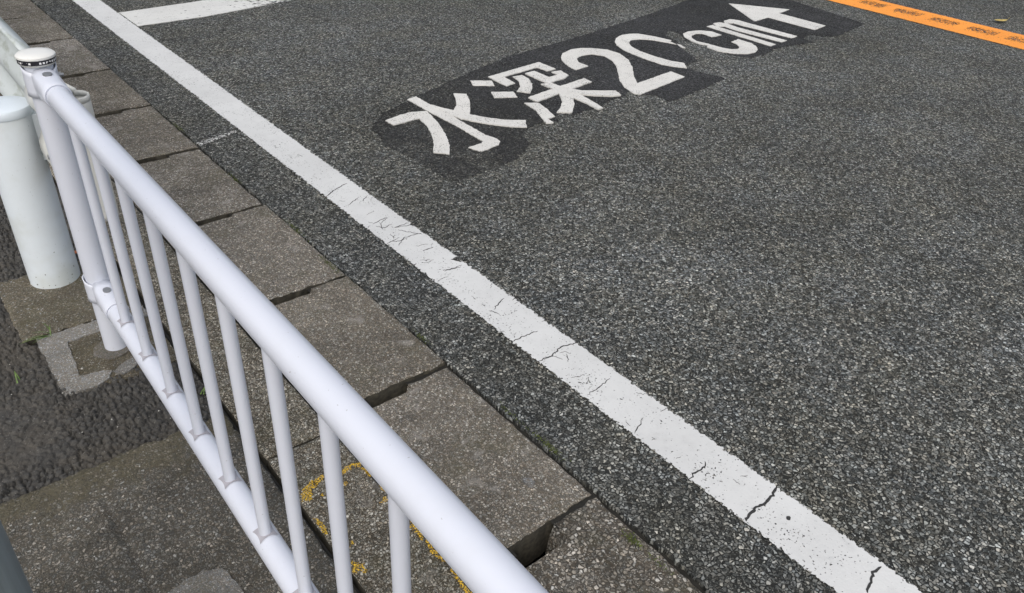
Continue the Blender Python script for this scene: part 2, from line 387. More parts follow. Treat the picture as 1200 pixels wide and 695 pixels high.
# gutter: trench, wall pieces and cover slabs
def joints():
    return [-.965, -.365, .235, .835, 1.432, 1.995, 2.604, 3.229, 3.816, 4.414, 5.05, 5.636, 6.24, 6.84, 7.44, 8.04]
tb = MB()
tb.box((X_WALL-.012, -30, -.42), (X_KERB+.02, 40, -.32)); tb.box((X_WALL-.0121, -30, -.319), (X_WALL-.006, 40, -.012))
gut = tag(tb.build('gutter', M['dark']), kind='structure')
def slab(name, x0, x1, y0, y1, z, thick, mat, parent, cell=.012, tilt=(0, 0), notch=None, seed=0.0, wob=.003, chamf=.0035, holes=True):
    """worn concrete slab: uneven outline, rounded arrises, optional hand notch in its near end"""
    nx = max(6, int((x1-x0)/cell)); ny = max(6, int((y1-y0)/cell))
    vs = []; fs = []
    xm, ym = (x0+x1)/2, (y0+y1)/2
    def edgepos(u, n, a, b):
        # crowd the first cells at the border to shape the arris
        if u == 0: return a
        if u == n: return b
        if u == 1: return a+chamf
        if u == n-1: return b-chamf
        return a+chamf+(b-a-2*chamf)*(u-1)/(n-2)
    for j in range(ny+1):
        for i in range(nx+1):
            x = edgepos(i, nx, x0, x1); y = edgepos(j, ny, y0, y1)
            bx = min(i, nx-i); by = min(j, ny-j)
            fx = max(0, 1-min(x-x0, x1-x)/.05); fy = max(0, 1-min(y-y0, y1-y)/.05)
            ox = wob*(nz(x*20, y*22, seed)+.6*nz(x*70, y*75, seed))*fx
            oy = wob*2.3*(nz(x*22, y*20, seed+5)+.6*nz(x*75, y*70, seed+5))*fy
            zz = z+tilt[0]*(x-xm)+tilt[1]*(y-ym)+.0012*nz(x*9, y*9, seed)
            if min(bx, by) == 0: zz -= chamf*(.9+.6*nz(x*40, y*40, seed+2))
            elif min(bx, by) == 1: zz -= chamf*.12
            if notch:
                a, b, dep = notch
                inx = min(max((x-a)/.016, 0), 1)*min(max((b-x)/.016, 0), 1)
                iny = min(max((y-y1+dep)/(dep*.25), 0), 1)
                zz -= .12*inx*iny
            vs.append((x+ox, y+oy, zz))
    W = nx+1
    for j in range(ny):
        for i in range(nx): fs.append((j*W+i, j*W+i+1, (j+1)*W+i+1, (j+1)*W+i))
    ring = [i for i in range(W)]+[j*W+nx for j in range(1, ny+1)]+[ny*W+i for i in range(nx-1, -1, -1)]+[j*W for j in range(ny-1, 0, -1)]
    base = len(vs)
    for r in ring: vs.append((vs[r][0], vs[r][1], z-thick))
    n = len(ring)
    for k in range(n): fs.append((ring[k], base+k, base+(k+1) % n, ring[(k+1) % n]))
    fs.append(tuple(base+k for k in reversed(range(n))))
    o = mesh(name, vs, fs, mat, parent, True); o.data.set_sharp_from_angle(angle=math.radians(55))
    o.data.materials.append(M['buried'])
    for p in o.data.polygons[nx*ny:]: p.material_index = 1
    return o
J = joints()
rng = random.Random(3)
for k in range(len(J)-1):
    y0, y1 = J[k]+(rng.uniform(.005, .007) if k < 5 else rng.uniform(.008, .012)), J[k+1]-(rng.uniform(.005, .007) if k < 4 else rng.uniform(.009, .014))
    coarse = k <= 2
    dz = {2: -.006, 3: -.003, 4: .006, 5: .002}.get(k, rng.uniform(-.004, .006))
    skew = {3: -.002}.get(k, 0)
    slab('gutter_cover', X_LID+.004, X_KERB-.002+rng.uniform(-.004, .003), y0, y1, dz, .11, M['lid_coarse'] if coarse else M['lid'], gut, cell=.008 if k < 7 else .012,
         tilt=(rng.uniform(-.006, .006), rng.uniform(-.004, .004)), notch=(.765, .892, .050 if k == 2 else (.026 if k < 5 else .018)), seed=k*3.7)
ws = [-3.6, -1.62, .38-.98, 1.38, 3.38, 5.38, 7.38]
ws = [-2.62, -.62, 1.38, 3.38, 5.38, 7.38]
for k in range(len(ws)-1):
    slab('gutter_wall', X_WALL, X_LID-.003, ws[k]+.003, ws[k+1]-.003, .003+.002*(k % 2), .30, M['wall'], gut, seed=50+k*2.1, cell=.016, wob=.0025)
fbm = MB()
for y0, y1 in ((-30, J[0]), (J[-1], 40)): fbm.box((X_LID+.003, y0, -.2), (X_KERB-.002, y1, -.002))
fbm.build('distant_covers', M['lid'], gut)
fbm = MB()
for y0, y1 in ((-30, ws[0]), (ws[-1], 40)): fbm.box((X_WALL, y0, -.2), (X_LID-.002, y1, -.001))
fbm.build('distant_wall', M['wall'], gut)
# soil packed in the seam between covers and asphalt
vs = []; fs = []; y = -1.0; i = 0
while y < 8:
    hh = -.009+.008*nz(y*40, 7.7)
    vs += [(X_KERB-.012, y, hh-.004), (X_KERB+.02, y, hh)]
    if i: fs.append((2*i-2, 2*i-1, 2*i+1, 2*i))
    y += .015; i += 1
mesh('seam_soil', vs, fs, M['soil'], gut)
jm = MB()
def rough_strip(a, b, yc, zc):
    n = max(4, int((b-a)/.006)); vs = []; fs = []
    for i in range(n+1):
        x = a+(b-a)*i/n
        for j in range(6):
            y = yc-.022+.044*j/5; vs.append((x, y, zc+.004*nz(x*120, y*160, yc)-.002))
    for i in range(n):
        for j in range(5): fs.append((i*6+j, (i+1)*6+j, (i+1)*6+j+1, i*6+j+1))
    jm.add(vs, fs)
for k in range(1, len(J)-1):
    for a, b in ((X_LID, .772), (.892, X_KERB+.004)): rough_strip(a, b, J[k], -.0065 if k < 5 else -.009)
jm.box((X_LID-.006, J[0], -.06), (X_LID+.008, J[-1], -.0072))
jm.build('joint_dirt', M['soil'], gut)

# ------------------------------------------------------------------ sidewalk concrete
def ground_slab(name, x0, x1, y0, y1, z, mat, groove=None, seed=0.0, cell=.008, wob=.006):
    o = slab(name, x0, x1, y0, y1, z, .06, mat, None, cell=cell, seed=seed, wob=wob, chamf=.005)
    if groove:
        gx, ga, gb_ = groove
        for v in o.data.vertices:
            if v.co.z > z-.03:
                d = abs(v.co.x-gx-.006*nz(v.co.y*6, 2.2)); f = max(0, 1-d/.013)
                e = min(max((gb_-v.co.y)/.08, 0), 1)*min(max((v.co.y-ga)/.15, 0), 1)
                v.co.z -= .013*f*e*(.7+.6*nz(v.co.x*50, v.co.y*50))
    return tag(o, kind='structure')
ground_slab('sidewalk_slab', -.9, X_WALL-.016, .35, 1.595, .007, M['slab'], groove=(.131, .6, 1.50), seed=11)
ground_slab('guardrail_footing', .125, X_WALL-.016, 2.192, 2.555, .006, M['footing'], seed=21)
# pale square footing of the fence post: rim, dark infill, mortar collars
def collar_prism(name, outer, z0, z1, mat, parent=None, **kw):
    mb = MB(); mb.poly(ragged(outer, **kw), z0, z1); return mb.build(name, mat, parent)
foot = empty('post_footing', (.30, 2.04, 0)); tag(foot, 'pale square concrete rim around dark infill at the foot of the white fence post', 'footing')
def child(o, p): o.parent = p; o.matrix_parent_inverse = Matrix.Translation(-p.location); return o
rim = [(.156, 2.186), (.448, 2.186), (.448, 2.128), (.222, 2.124), (.207, 1.948), (.250, 1.942), (.282, 1.932), (.268, 1.900), (.235, 1.884), (.156, 1.890)]
child(collar_prism('rim', rim, -.03, .0035, M['frame'], step=.01, amp=.006, fr=60), foot)
inf = [(.168, 2.178), (.447, 2.178), (.447, 1.880), (.29, 1.872), (.25, 1.893), (.168, 1.898)]
child(collar_prism('infill', inf, -.03, .0005, M['footing'], step=.01, amp=.002), foot)
def blob(cx, cy, rx, ry, rot, n=30, amp=.15, seed=0.):
    out = []
    for k in range(n):
        a = 2*math.pi*k/n; r = 1+amp*nz(2*_c(a), 2*_s(a), seed)
        x, y = rx*r*_c(a), ry*r*_s(a); out.append((cx+x*_c(rot)-y*_s(rot), cy+x*_s(rot)+y*_c(rot)))
    return out
PX, PY = .326, 2.034
child(collar_prism('mortar_collar', blob(PX-.008, PY-.006, .055, .050, .4, seed=1), -.02, .0045, M['mortar'], step=.01, amp=.003), foot)
child(collar_prism('mortar_dab', blob(.322, 1.922, .040, .020, .5, seed=5), -.02, .0055, M['pale_mortar'], step=.01, amp=.003), foot)
rp = collar_prism('repair_patch', [tuple(G(*p)[:2]) for p in [(170, 740), (190, 705), (215, 686), (240, 672), (262, 671), (276, 682), (290, 705), (300, 740)]], .0, .0105, M['pale_mortar'], step=.008, amp=.006, fr=50)
tag(rp, kind='structure')

# ------------------------------------------------------------------ road markings
def line_obj(name, x0, x1, y0, y1, mat, z=.004):
    mb = MB(); mb.box((x0, y0, -.002), (x1, y1, z)); return mb.build(name, mat)
def worn_white(t, v):
    return t.math('SUBTRACT', 1.0, t.math('MULTIPLY', t.step(t.noise(v, 30.0, 5.0, .75)[0], .70, .72), 1.0))
M['line'] = mat_paint('white_road_paint', (.59, .595, .585), pit=.675, edge=(X_L0, X_L1))
el = line_obj('edge_line', X_L0, X_L1, -28, 38, M['line'])
tag(el, 'long cracked white line running alongside the gutter covers', 'road marking')
M['glyph'] = mat_paint('white_lettering_paint', (.61, .60, .565), pit=.635, dirt=.3)
M['stop'] = mat_paint('white_stop_paint', (.60, .60, .575), pit=.69, dirt=.3,
                      worn=lambda t, v: t.math('SUBTRACT', 1.0, t.step(t.math('ADD', t.noise(v, 26.0, 5.0, .75)[0], t.lin(t.n('SeparateXYZ', {0: v}).outputs[0], 1.9, 2.4, 0.0, .13)), .63, .65)))
sl = [(1.398, 5.126), (1.81, 5.146), (2.46, 5.275), (4.6, 5.70), (4.6, 6.07), (2.02, 5.53), (1.398, 5.47)]
mb = MB(); mb.poly(ragged(sl, step=.02, amp=.006, fr=50), -.002, .0035)
tag(mb.build('stop_line', M['stop']), 'white bar branching off the long edge line, worn away at its outer end', 'road marking')
def worn_smear(t, v): return t.step(t.noise(v, 95.0, 4.0, .7)[0], .50, .54)
M['smear'] = mat_paint('faded_white_paint', (.6, .6, .58), pit=.9, worn=worn_smear)
p0, p1 = G(233, 169), G(277, 154)
dv = (p1-p0).normalized(); pv = Vector((-dv.y, dv.x, 0))*.02
mb = MB(); mb.poly(ragged([tuple((p0+pv*.6)[:2]), tuple((p0-pv)[:2]), tuple((p1-pv*.5)[:2]), tuple((p1+pv*.6)[:2])], step=.008, amp=.006), -.002, .0025)
tag(mb.build('paint_smear', M['smear']), 'faded short white stroke between the gutter covers and the edge line', 'road marking')
def worn_orange(t, v):
    s = t.n('SeparateXYZ', {0: v}).outputs
    cx = t.math('ABSOLUTE', t.math('SUBTRACT', s[0], (X_O0+X_O1)/2+.035))
    across = t.math('SUBTRACT', 1.0, t.step(cx, .02, .13))
    k = t.math('FRACT', t.math('MULTIPLY', t.math('ADD', s[1], .12), 1/.285))
    along = t.math('SUBTRACT', 1.0, t.step(t.math('ABSOLUTE', t.math('SUBTRACT', k, .5)), .30, .42))
    m = t.math('MULTIPLY', across, along)
    n = t.noise(v, 75.0, 3.0, .7)[0]
    return t.math('SUBTRACT', 1.0, t.step(t.math('ADD', n, t.math('MULTIPLY', m, .17)), .64, .67))
M['orange'] = mat_paint('orange_road_paint', (.85, .30, .03), pit=.74, edge=(X_O0, X_O1), worn=worn_orange, dirt=.15)
tag(line_obj('centre_line', X_O0, X_O1, -28, 38, M['orange']), 'broad orange centre line scuffed with dark tread marks', 'road marking')

# cracks in the edge line, positions read off the photograph
def Zm(o, s, pts): return [(o[0]+x/s, o[1]+y/s) for x, y in pts]
cr = []
z8 = lambda *p: cr.append(Zm((700, 450), 2.4, p)); z6 = lambda *p: cr.append(Zm((380, 220), 2.4816, p)); z5 = lambda *p: cr.append(Zm((220, 170), 2.397, p))
z8((503, 293), (490, 315), (470, 340), (440, 352), (415, 388)); z8((303, 222), (298, 240), (270, 258), (256, 271)); z8((797, 517), (775, 535), (770, 555), (757, 590))
z8((128, 98), (118, 120), (103, 142)); z8((192, 70), (178, 82))
z6((737, 453), (690, 465), (660, 493), (623, 508)); z6((620, 420), (580, 435), (546, 450)); z6((523, 325), (505, 340), (497, 355)); z6((397, 233), (370, 240), (345, 243))
z6((830, 558), (790, 590), (764, 606)); z6((185, 90), (165, 105)); z6((215, 125), (250, 133), (285, 138)); z6((190, 160), (220, 158), (240, 150)); z6((245, 105), (205, 118))
z6((705, 487), (708, 510)); z6((770, 555), (762, 575)); z6((565, 320), (545, 330)); z6((480, 360), (510, 372)); z6((150, 115), (175, 120), (195, 108))
z5((447, 110), (410, 130), (389, 148)); z5((480, 150), (450, 172)); z5((560, 205), (520, 225)); z5((640, 225), (580, 235)); z5((590, 265), (560, 280)); z5((770, 340), (720, 357))
z5((505, 145), (490, 160)); z5((655, 250), (610, 262), (590, 285)); z5((540, 220), (548, 240)); z5((690, 290), (660, 300))
wide = {0: 1.5, 1: 1.0, 2: 1.35, 5: .9, 6: .8, 7: .8, 19: .9}
rc = random.Random(5)
for q in range(30):
    yy = rc.choice([rc.uniform(1.55, 2.5), rc.uniform(.7, 2.6), rc.uniform(.3, 3.6)]); xx = rc.uniform(X_L0+.01, X_L1-.01); an = rc.gauss(.1, .9); ln = rc.uniform(.008, .045)
    cr.append([(None, (xx+ln*k_*_c(an)*.5+rc.uniform(-.003, .003), yy+ln*k_*_s(an)*.5+rc.uniform(-.004, .004))) for k_ in (-1, 0, 1)])
for k, pl in enumerate(cr):
    P = [Vector(y) if x is None else Vector(G(x, y)[:2]) for x, y in pl]; P = [Vector((min(max(p.x, X_L0+.004), X_L1-.004), p.y)) if k > 28 else p for p in P]
    pts = []
    for a, b in zip(P[:-1], P[1:]):
        m = max(2, int((b-a).length/.006))
        for q in range(m): pts.append(a.lerp(b, q/m))
    pts.append(P[-1]); n = len(pts); L_, R_ = [], []
    wd = .0022*wide.get(k, .55 if k < 29 else .32)
    for i, p in enumerate(pts):
        d = (pts[min(i+1, n-1)]-pts[max(i-1, 0)]).normalized(); q = Vector((-d.y, d.x))
        e = q*(.0055*nz(p.x*110, p.y*110, k)+.002*nz(p.x*300, p.y*300, k))
        ww = wd*(.55+.9*abs(nz(p.x*160, p.y*160, k+3))+.2)*(1 if (k in (0, 2) and 0 < i < n-1) else min(1, .35+min(i, n-1-i)/4))
        L_.append(tuple(p+e+q*ww)); R_.append(tuple(p+e-q*ww))
    mb = MB(); mb.poly(L_+R_[::-1], .003, .0046); mb.build('crack', M['crack'], el)
q = G(923.5, 608.5); mb = MB(); mb.poly(blob(q.x, q.y, .007, .0055, .3, n=9, amp=.3), .003, .0047); mb.build('pit', M['crack'], el)
q = G(538, 305); mb = MB(); mb.poly(ragged([(q.x-.022, q.y+.012), (q.x-.012, q.y-.016), (q.x+.03, q.y-.012), (q.x+.03, q.y+.026)], step=.006, amp=.008), .003, .0048); mb.build('broken_edge', M['shoulder'], el)

# lettering
def chars():
    T1 = lambda *p: Zm((440, 90), 5.345, p); T2 = lambda *p: Zm((540, 60), 6.0, p); T3 = lambda *p: Zm((640, 30), 5.4545, p); T4 = lambda *p: Zm((780, 0), 5.0, p)
    return [
     [T1((200,148),(253,130),(345,182),(490,258),(690,372),(760,395),(778,412),(772,432),(665,476),(580,450),(660,425),(675,412),(500,312),(340,228)),
      T1((62,282),(115,310),(272,268),(325,318),(352,370),(366,430),(362,482),(465,492),(465,440),(440,370),(400,305),(355,255),(320,222),(230,228),(150,248)),
      T1((488,112),(570,115),(590,160),(594,205),(590,255),(540,275),(470,240),(495,210),(505,185),(503,145)),
      T1((345,182),(420,203),(500,220),(590,243),(680,262),(800,277),(938,280),(948,325),(830,318),(700,302),(610,287),(530,268),(470,250))],
     [T2((68,215),(215,215),(238,250),(85,248)), T2((215,295),(370,293),(398,330),(235,335)),
      T2((445,372),(545,372),(600,410),(635,445),(662,468),(610,485),(655,512),(600,514),(570,480),(530,430),(490,400)),
      T2((195,188),(548,85),(665,132),(610,148),(535,122),(300,188),(380,232),(320,252),(250,220)),
      T2((365,188),(430,178),(478,205),(502,240),(500,275),(488,303),(395,290),(415,260),(410,220)),
      T2((450,165),(515,148),(620,192),(680,175),(635,155),(700,145),(755,178),(740,195),(620,232),(590,228)),
      T2((470,335),(865,200),(920,225),(535,365)), T2((565,242),(630,230),(720,265),(790,300),(850,320),(998,408),(965,418),(870,370),(770,330),(690,290)),
      T2((680,290),(750,280),(790,340),(796,390),(780,442),(672,440),(702,410),(712,360)), T2((745,268),(850,288),(1090,290),(1128,322),(1060,326),(930,322),(820,312),(760,305))],
     [T3((270,265),(190,290),(145,268),(108,238),(93,212),(105,185),(160,158),(220,150),(290,150),(390,160),(470,185),(525,225),(552,275),(560,330),(582,375),(795,300),(885,333),(600,447),(560,440),(500,400),(468,355),(457,300),(448,265),(420,228),(370,200),(290,188),(225,198),(196,215),(205,240))],
     [T3((898,278),(830,270),(740,255),(620,215),(500,165),(450,130),(438,108),(446,86),(480,66),(530,58),(590,58),(690,75),(800,100),(790,108),(832,126),(760,112),(680,98),(600,92),(545,98),(525,115),(545,140),(600,170),(700,205),(790,230),(880,245)),
      T3((835,122),(862,132),(888,148),(868,146),(850,136))],
     [T4((328,210),(270,222),(220,203),(180,202),(152,213),(152,228),(185,248),(250,262),(330,285),(390,295),(425,292),(432,280),(415,264),(385,250),(425,235),(500,258),(530,278),(538,295),(525,312),(480,322),(400,320),(300,303),(240,280),(250,270),(200,264),(140,240),(105,218),(102,203),(130,190),(200,183),(270,190))],
     [T4((240,160),(275,152),(645,265),(615,275)), T4((275,143),(310,136),(360,143),(420,165),(710,243),(678,252),(400,180),(345,160),(305,162)),
      T4((340,128),(375,118),(425,124),(480,140),(770,218),(738,228),(460,158),(400,142),(372,141),(362,152),(345,140))],
     [T4((370,25),(725,60),(662,82),(935,155),(875,180),(600,107),(520,130))]]
seal_px = [(448,134),(500,108),(553,84),(596,67),(640,54),(690,40),(760,17),(800,3),(822,-6),(905,-6),(960,11),(1013,28),(997,36),(980,43),(962,43),(950,41),(940,45),(955,50),(925,54),(905,58),(897,64),(880,68),(862,66),(845,60),(832,55),(822,50),(803,48),(798,40),(785,36),(780,42),(795,50),(800,58),(812,66),(817,72),(800,77),(815,84),(850,92),(825,104),(792,117),(783,118),(770,112),(753,111),(738,107),(728,114),(722,116),(706,122),(695,127),(676,133),(660,134),(650,136),(655,143),(640,142),(628,146),(616,152),(612,160),(622,168),(612,180),(600,190),(570,201),(540,213),(520,208),(487,188),(455,172),(435,152)]
def worn_seal(t, v):
    n = t.math('ADD', t.math('MULTIPLY', t.noise(v, 7.0, 3.0)[0], .5), t.math('MULTIPLY', t.noise(v, 120.0, 3.0, .7)[0], .5))
    return n
def seal_mat():
    t = NT('worn_dark_seal'); v = t.pos()
    col, nrm, big = aggregate(t, v, .0085, .15, [(0.0, .028), (.5, .058), (.9, .11), (1.0, .2)], (.015, .015, .0165), bump=.005)
    x = t.n('SeparateXYZ', {0: v}).outputs[0]
    thin = t.lin(x, 1.7, 3.0, .13, 0.0)
    n = t.math('ADD', t.math('MULTIPLY', t.noise(v, 5.0, 3.0)[0], .40), t.math('MULTIPLY', t.noise(v, 95.0, 3.0, .7)[0], .60))
    gone = t.lin(t.math('ADD', n, thin), .47, .69, .08, 1.0)
    t.set(color=col, normal=nrm, rough=.75, spec=.3, alpha=t.math('SUBTRACT', 1.0, t.math('MULTIPLY', gone, .8)))
    return t.m
M['seal'] = seal_mat()
mb = MB(); mb.poly(ragged([tuple(G(*p)[:2]) for p in seal_px], step=.015, amp=.016, fr=38), -.002, .003)
tag(mb.build('blackened_patch', M['seal']), 'ragged band of blackened asphalt behind the white painted lettering', 'asphalt patch')
tx = empty('road_lettering', tuple(G(720, 110)))
tag(tx, 'white painted Japanese depth warning with arrow on the blackened asphalt', 'road lettering')
for ci, strokes in enumerate(chars()):
    mb = MB()
    for si, st in enumerate(strokes):
        mb.poly(ragged([tuple(G(*p)[:2]) for p in st], step=.012, amp=.005, fr=70, seed=ci+si), .0015, .0065+.0004*si)
    child(mb.build('arrow' if ci == 6 else 'character', M['glyph']), tx)

# yellow paint remains on the gutter wall
yl = [[(353,580),(357,590),(366,588),(364,576),(372,570),(366,566)], [(366,567),(380,558),(382,562),(370,571)], [(402,552),(413,546),(411,552),(401,559)], [(414,547),(423,543),(422,549),(415,550)], [(424,550),(433,555),(431,559),(425,553)], [(430,556),(435,559),(433,562)],
      [(444,568),(453,577),(452,580),(446,573)], [(447,586),(453,584),(454,590),(448,592)], [(403,568),(407,568),(405,571)], [(370,610),(383,622),(382,627),(372,616)], [(411,637),(415,639),(412,643)], [(412,660),(425,664),(430,671),(414,673)],
      [(478,608),(490,622),(497,632),(494,634),(484,622)], [(498,634),(512,650),(522,657),(518,660),(505,648)], [(530,670),(538,680),(535,682)], [(536,680),(545,690),(552,697),(546,699),(538,688)], [(376,582),(379,581),(378,584)]]
ym = empty('yellow_marking', (.56, 1.05, .006)); tag(ym, 'broken yellow paint outline left on the concrete beside the fence', 'paint mark')
for k, p in enumerate(yl):
    mb = MB(); mb.poly(ragged([tuple(G(*q)[:2]) for q in p], step=.003, amp=.009, fr=190, seed=k), .0, .0075); child(mb.build('paint_fragment', M['yellow']), ym)

# ------------------------------------------------------------------ white pipe fence
FD = Vector((-.0125, -1, 0)).normalized()            # along the fence, from the far post towards the near one
fence = empty('pipe_fence', (PX, PY, 0)); tag(fence, 'white tubular steel barrier with round upright bars and capped post', 'fence')
def F(d, z=0.0): return FD*d+Vector((0, 0, z))       # local to the fence
ZT, ZB, RR, RB = .761, .200, .0243, .0111
TILT = .0178                                          # the top rail rises a little towards the near post
def tube(mb, a, b, r, n=28, r2=None):
    a, b = Vector(a), Vector(b); mb.lathe([(r, 0), (r2 or r, (b-a).length)], a, b-a, n)
def make_post(d, up=0.0):
    mb = MB(); mb.lathe([(.0303, -.12), (.0303, .80+up)], F(d), n=40); po = mb.build('post', M['white'], fence, True)
    mb = MB(); mb.lathe([(.0335, .795), (.0365, .797), (.0375, .800), (.0375, .801)], F(d, up), n=40); mb.lathe([(.0395, .811), (.0408, .8125), (.0405, .8165), (.036, .8205), (.020, .8225), (.001, .823)], F(d, up), n=40)
    cp = mb.build('cap', M['white_cap'], po, True)
    mb = MB(); mb.lathe([(.0392, .0), (.0392, .010)], (0, 0, 0), n=48); b = mb.build('printed_band', M['band'], po, True); b.location = F(d, .801+up)
    return po
def bracket(d, sgn, z, parent, slope=0.0):
    """pressed clamp: strap round the post, flared cheeks and a socket for the rail"""
    mb = MB(); n = 40
    ax = FD*sgn; side = Vector((-ax.y, ax.x, 0))
    vs = []; fs = []
    rows = 6
    for q in range(rows):
        f = q/(rows-1)
        for k in range(n+1):
            a = -math.pi*.80+2*math.pi*.80*k/n
            hb = .034; ht = .034-.014*max(0, _c(a)); h = ht
            zz = z-hb+f*(hb+ht)
            r = .0325+.0015*math.sin(math.pi*f)+(.002 if q in (0, rows-1) else 0)
            vs.append(F(d, zz)+(ax*_c(a)+side*_s(a))*r)
    for q in range(rows-1):
        for k in range(n): fs.append((q*(n+1)+k, q*(n+1)+k+1, (q+1)*(n+1)+k+1, (q+1)*(n+1)+k))
    mb.add(vs, fs)
    # ears at the back, bolted together
    for s_ in (-1, 1):
        a = math.pi*.80*s_; base = F(d, z)+(ax*_c(a)+side*_s(a))*.033
        for t in range(1): 
            c0 = base-ax*.012
            e = [c0+side*(s_*.0015)+Vector((0, 0, .016)), c0+side*(s_*.0015)-Vector((0, 0, .016)), base+ax*.004-Vector((0, 0, .02)), base+ax*.004+Vector((0, 0, .02))]
            e2 = [p-side*s_*.003 for p in e]
            mb.add(e+e2, [(0,1,2,3),(7,6,5,4),(0,4,5,1),(1,5,6,2),(2,6,7,3),(3,7,4,0)])
    # socket, squarish by the post and round at the rail
    prof = [(.026, .024, .031), (.060, .0280, .0320), (.095, .0285, .0310), (.125, .0285, .0292), (.150, .0284, .0284), (.1515, .0274, .0274), (.1516, .0244, .0244)]
    m = 32; vs = []; fs = []
    for dd, hw, hh in prof:
        sq = max(0, (.140-dd)/.08)
        for k in range(m):
            a = 2*math.pi*k/m; ca, sa = _c(a), _s(a); pw = 1-.35*min(1, sq)
            u = math.copysign(abs(ca)**pw, ca)*hw; v_ = math.copysign(abs(sa)**pw, sa)*hh
            vs.append(F(d, z)+ax*dd+side*u+Vector((0, 0, v_+slope*dd)))
    for q in range(len(prof)-1):
        for k in range(m): fs.append((q*m+k, (q+1)*m+k, (q+1)*m+(k+1) % m, q*m+(k+1) % m))
    mb.add(vs, fs)
    br = mb.build('bracket', M['white'], parent, True, 50)
    sl_ = br.modifiers.new('thick', 'SOLIDIFY'); sl_.thickness = .002; sl_.offset = 1
    mb = MB(); c0 = F(d, z+.0312+slope*.085)+ax*.085
    ring = [c0+ax*(.0125*_c(2*math.pi*k/20))+side*(.0095*_s(2*math.pi*k/20)) for k in range(20)]
    mb.add([p+Vector((0, 0, .0028)) for p in ring]+[p-Vector((0, 0, .004)) for p in ring], [tuple(range(20))]+[(k, 20+k, 20+(k+1) % 20, (k+1) % 20) for k in range(20)])
    mb.build('bolt', M['bolt'], br)
    mb = MB(); cb = F(d, z-.002)+side*.034+ax*-.012
    mb.lathe([(.0075, -.012), (.0075, .008), (.0045, .0082), (.0045, .014)], cb, side, 6); mb.build('bolt', M['bolt'], br)
PANEL = 2.0
pA = make_post(0.0); pB = make_post(PANEL, TILT*PANEL)
bracket(0, 1, ZT, pA, TILT); bracket(0, 1, ZB, pA); bracket(PANEL, -1, ZT+TILT*PANEL, pB, -TILT); bracket(PANEL, -1, ZB, pB)
tdir = FD+Vector((0, 0, TILT)); mb = MB(); mb.lathe([(RR, 0), (RR, PANEL-.12)], F(.06, ZT+.06*TILT), tdir, 48); mb.build('top_rail', M['white'], fence, True)
mb = MB(); mb.lathe([(RR, 0), (RR, PANEL-.12)], F(.06, ZB), FD, 48); mb.build('bottom_rail', M['white'], fence, True)
mb = MB(); mb.lathe([(RB, 0), (RB, ZT-ZB+.012)], (0, 0, 0), n=28); bal_me = None
side = Vector((-FD.y, FD.x, 0))
# saddle collar that wraps the lower rail
vs = []; fs = []; n = 12
for j in range(n+1):
    for i in range(n+1):
        u, v = i/n*2-1, j/n*2-1
        a = u*.0180*(1-.16*(1-v*v)); b = v*.0170*(1-.16*(1-u*u))
        vs.append((side*a+FD*b)+Vector((0, 0, math.sqrt(max(0, (RR+.0016)**2-a*a)))))
for j in range(n):
    for i in range(n): fs.append((j*(n+1)+i, j*(n+1)+i+1, (j+1)*(n+1)+i+1, (j+1)*(n+1)+i))
for k in range(12):
    d = PY-1.800+k*.1605
    if d > PANEL-.10: break
    if k == 0:
        b0 = mb.build('baluster', M['white'], fence, True); s0 = mesh('collar', vs, fs, M['collar'], b0, True); b = b0
    else:
        b = b0.copy(); C.objects.link(b); b.parent = fence
        s = s0.copy(); C.objects.link(s); s.parent = b
    b.location = F(d, ZB+.008)
for b in [o for o in fence.children if o.name.startswith('baluster')]:
    for s in b.children: s.location = (0, 0, -.008)

# ------------------------------------------------------------------ guardrail behind the fence post
GX, GY = .284, 2.490
gr = empty('guardrail', (GX, GY, 0)); tag(gr, 'weathered pale guardrail with thick round post and ribbed beam ending in a curl', 'guardrail')
def gpost(dy):
    mb = MB(); mb.lathe([(.0705, -.15), (.0705, .548)], (0, dy, 0), n=56); p = mb.build('post', M['pale_post'], gr, True)
    mb = MB(); mb.lathe([(.0725, .540), (.0735, .542), (.0735, .558), (.071, .563), (.060, .567), (.03, .5695), (.001, .570)], (0, dy, 0), n=56); mb.build('cap', M['pale_cap'], p, True)
    mb = MB(); mb.box((.058, dy-.04, .40), (.083, dy+.04, .535)); mb.build('bracket', M['pale_post'], p)
gpost(0.0); gpost(2.0); gpost(4.0)
PROF = [(.372, .688), (.365, .700), (.372, .703), (.390, .690), (.412, .664), (.418, .640), (.414, .612), (.396, .585), (.378, .560), (.372, .540), (.378, .520), (.396, .495), (.414, .468), (.418, .440), (.412, .412), (.390, .390), (.370, .378)]
def beam_sheet(prof, ys, mat, name, parent):
    vs = []; fs = []; n = len(prof)
    for y, dx in ys:
        for x, z in prof: vs.append((x-GX+dx, y-GY, z))
    for j in range(len(ys)-1):
        for i in range(n-1): fs.append((j*n+i, j*n+i+1, (j+1)*n+i+1, (j+1)*n+i))
    o = mesh(name, vs, fs, mat, parent, True); m = o.modifiers.new('thick', 'SOLIDIFY'); m.thickness = .004; m.offset = 0
    return o
bm_ = beam_sheet(PROF, [(2.40, 0), (2.7, 0), (3.2, 0), (4.0, 0), (5.0, 0), (7.0, 0)], M['beam'], 'beam', gr)
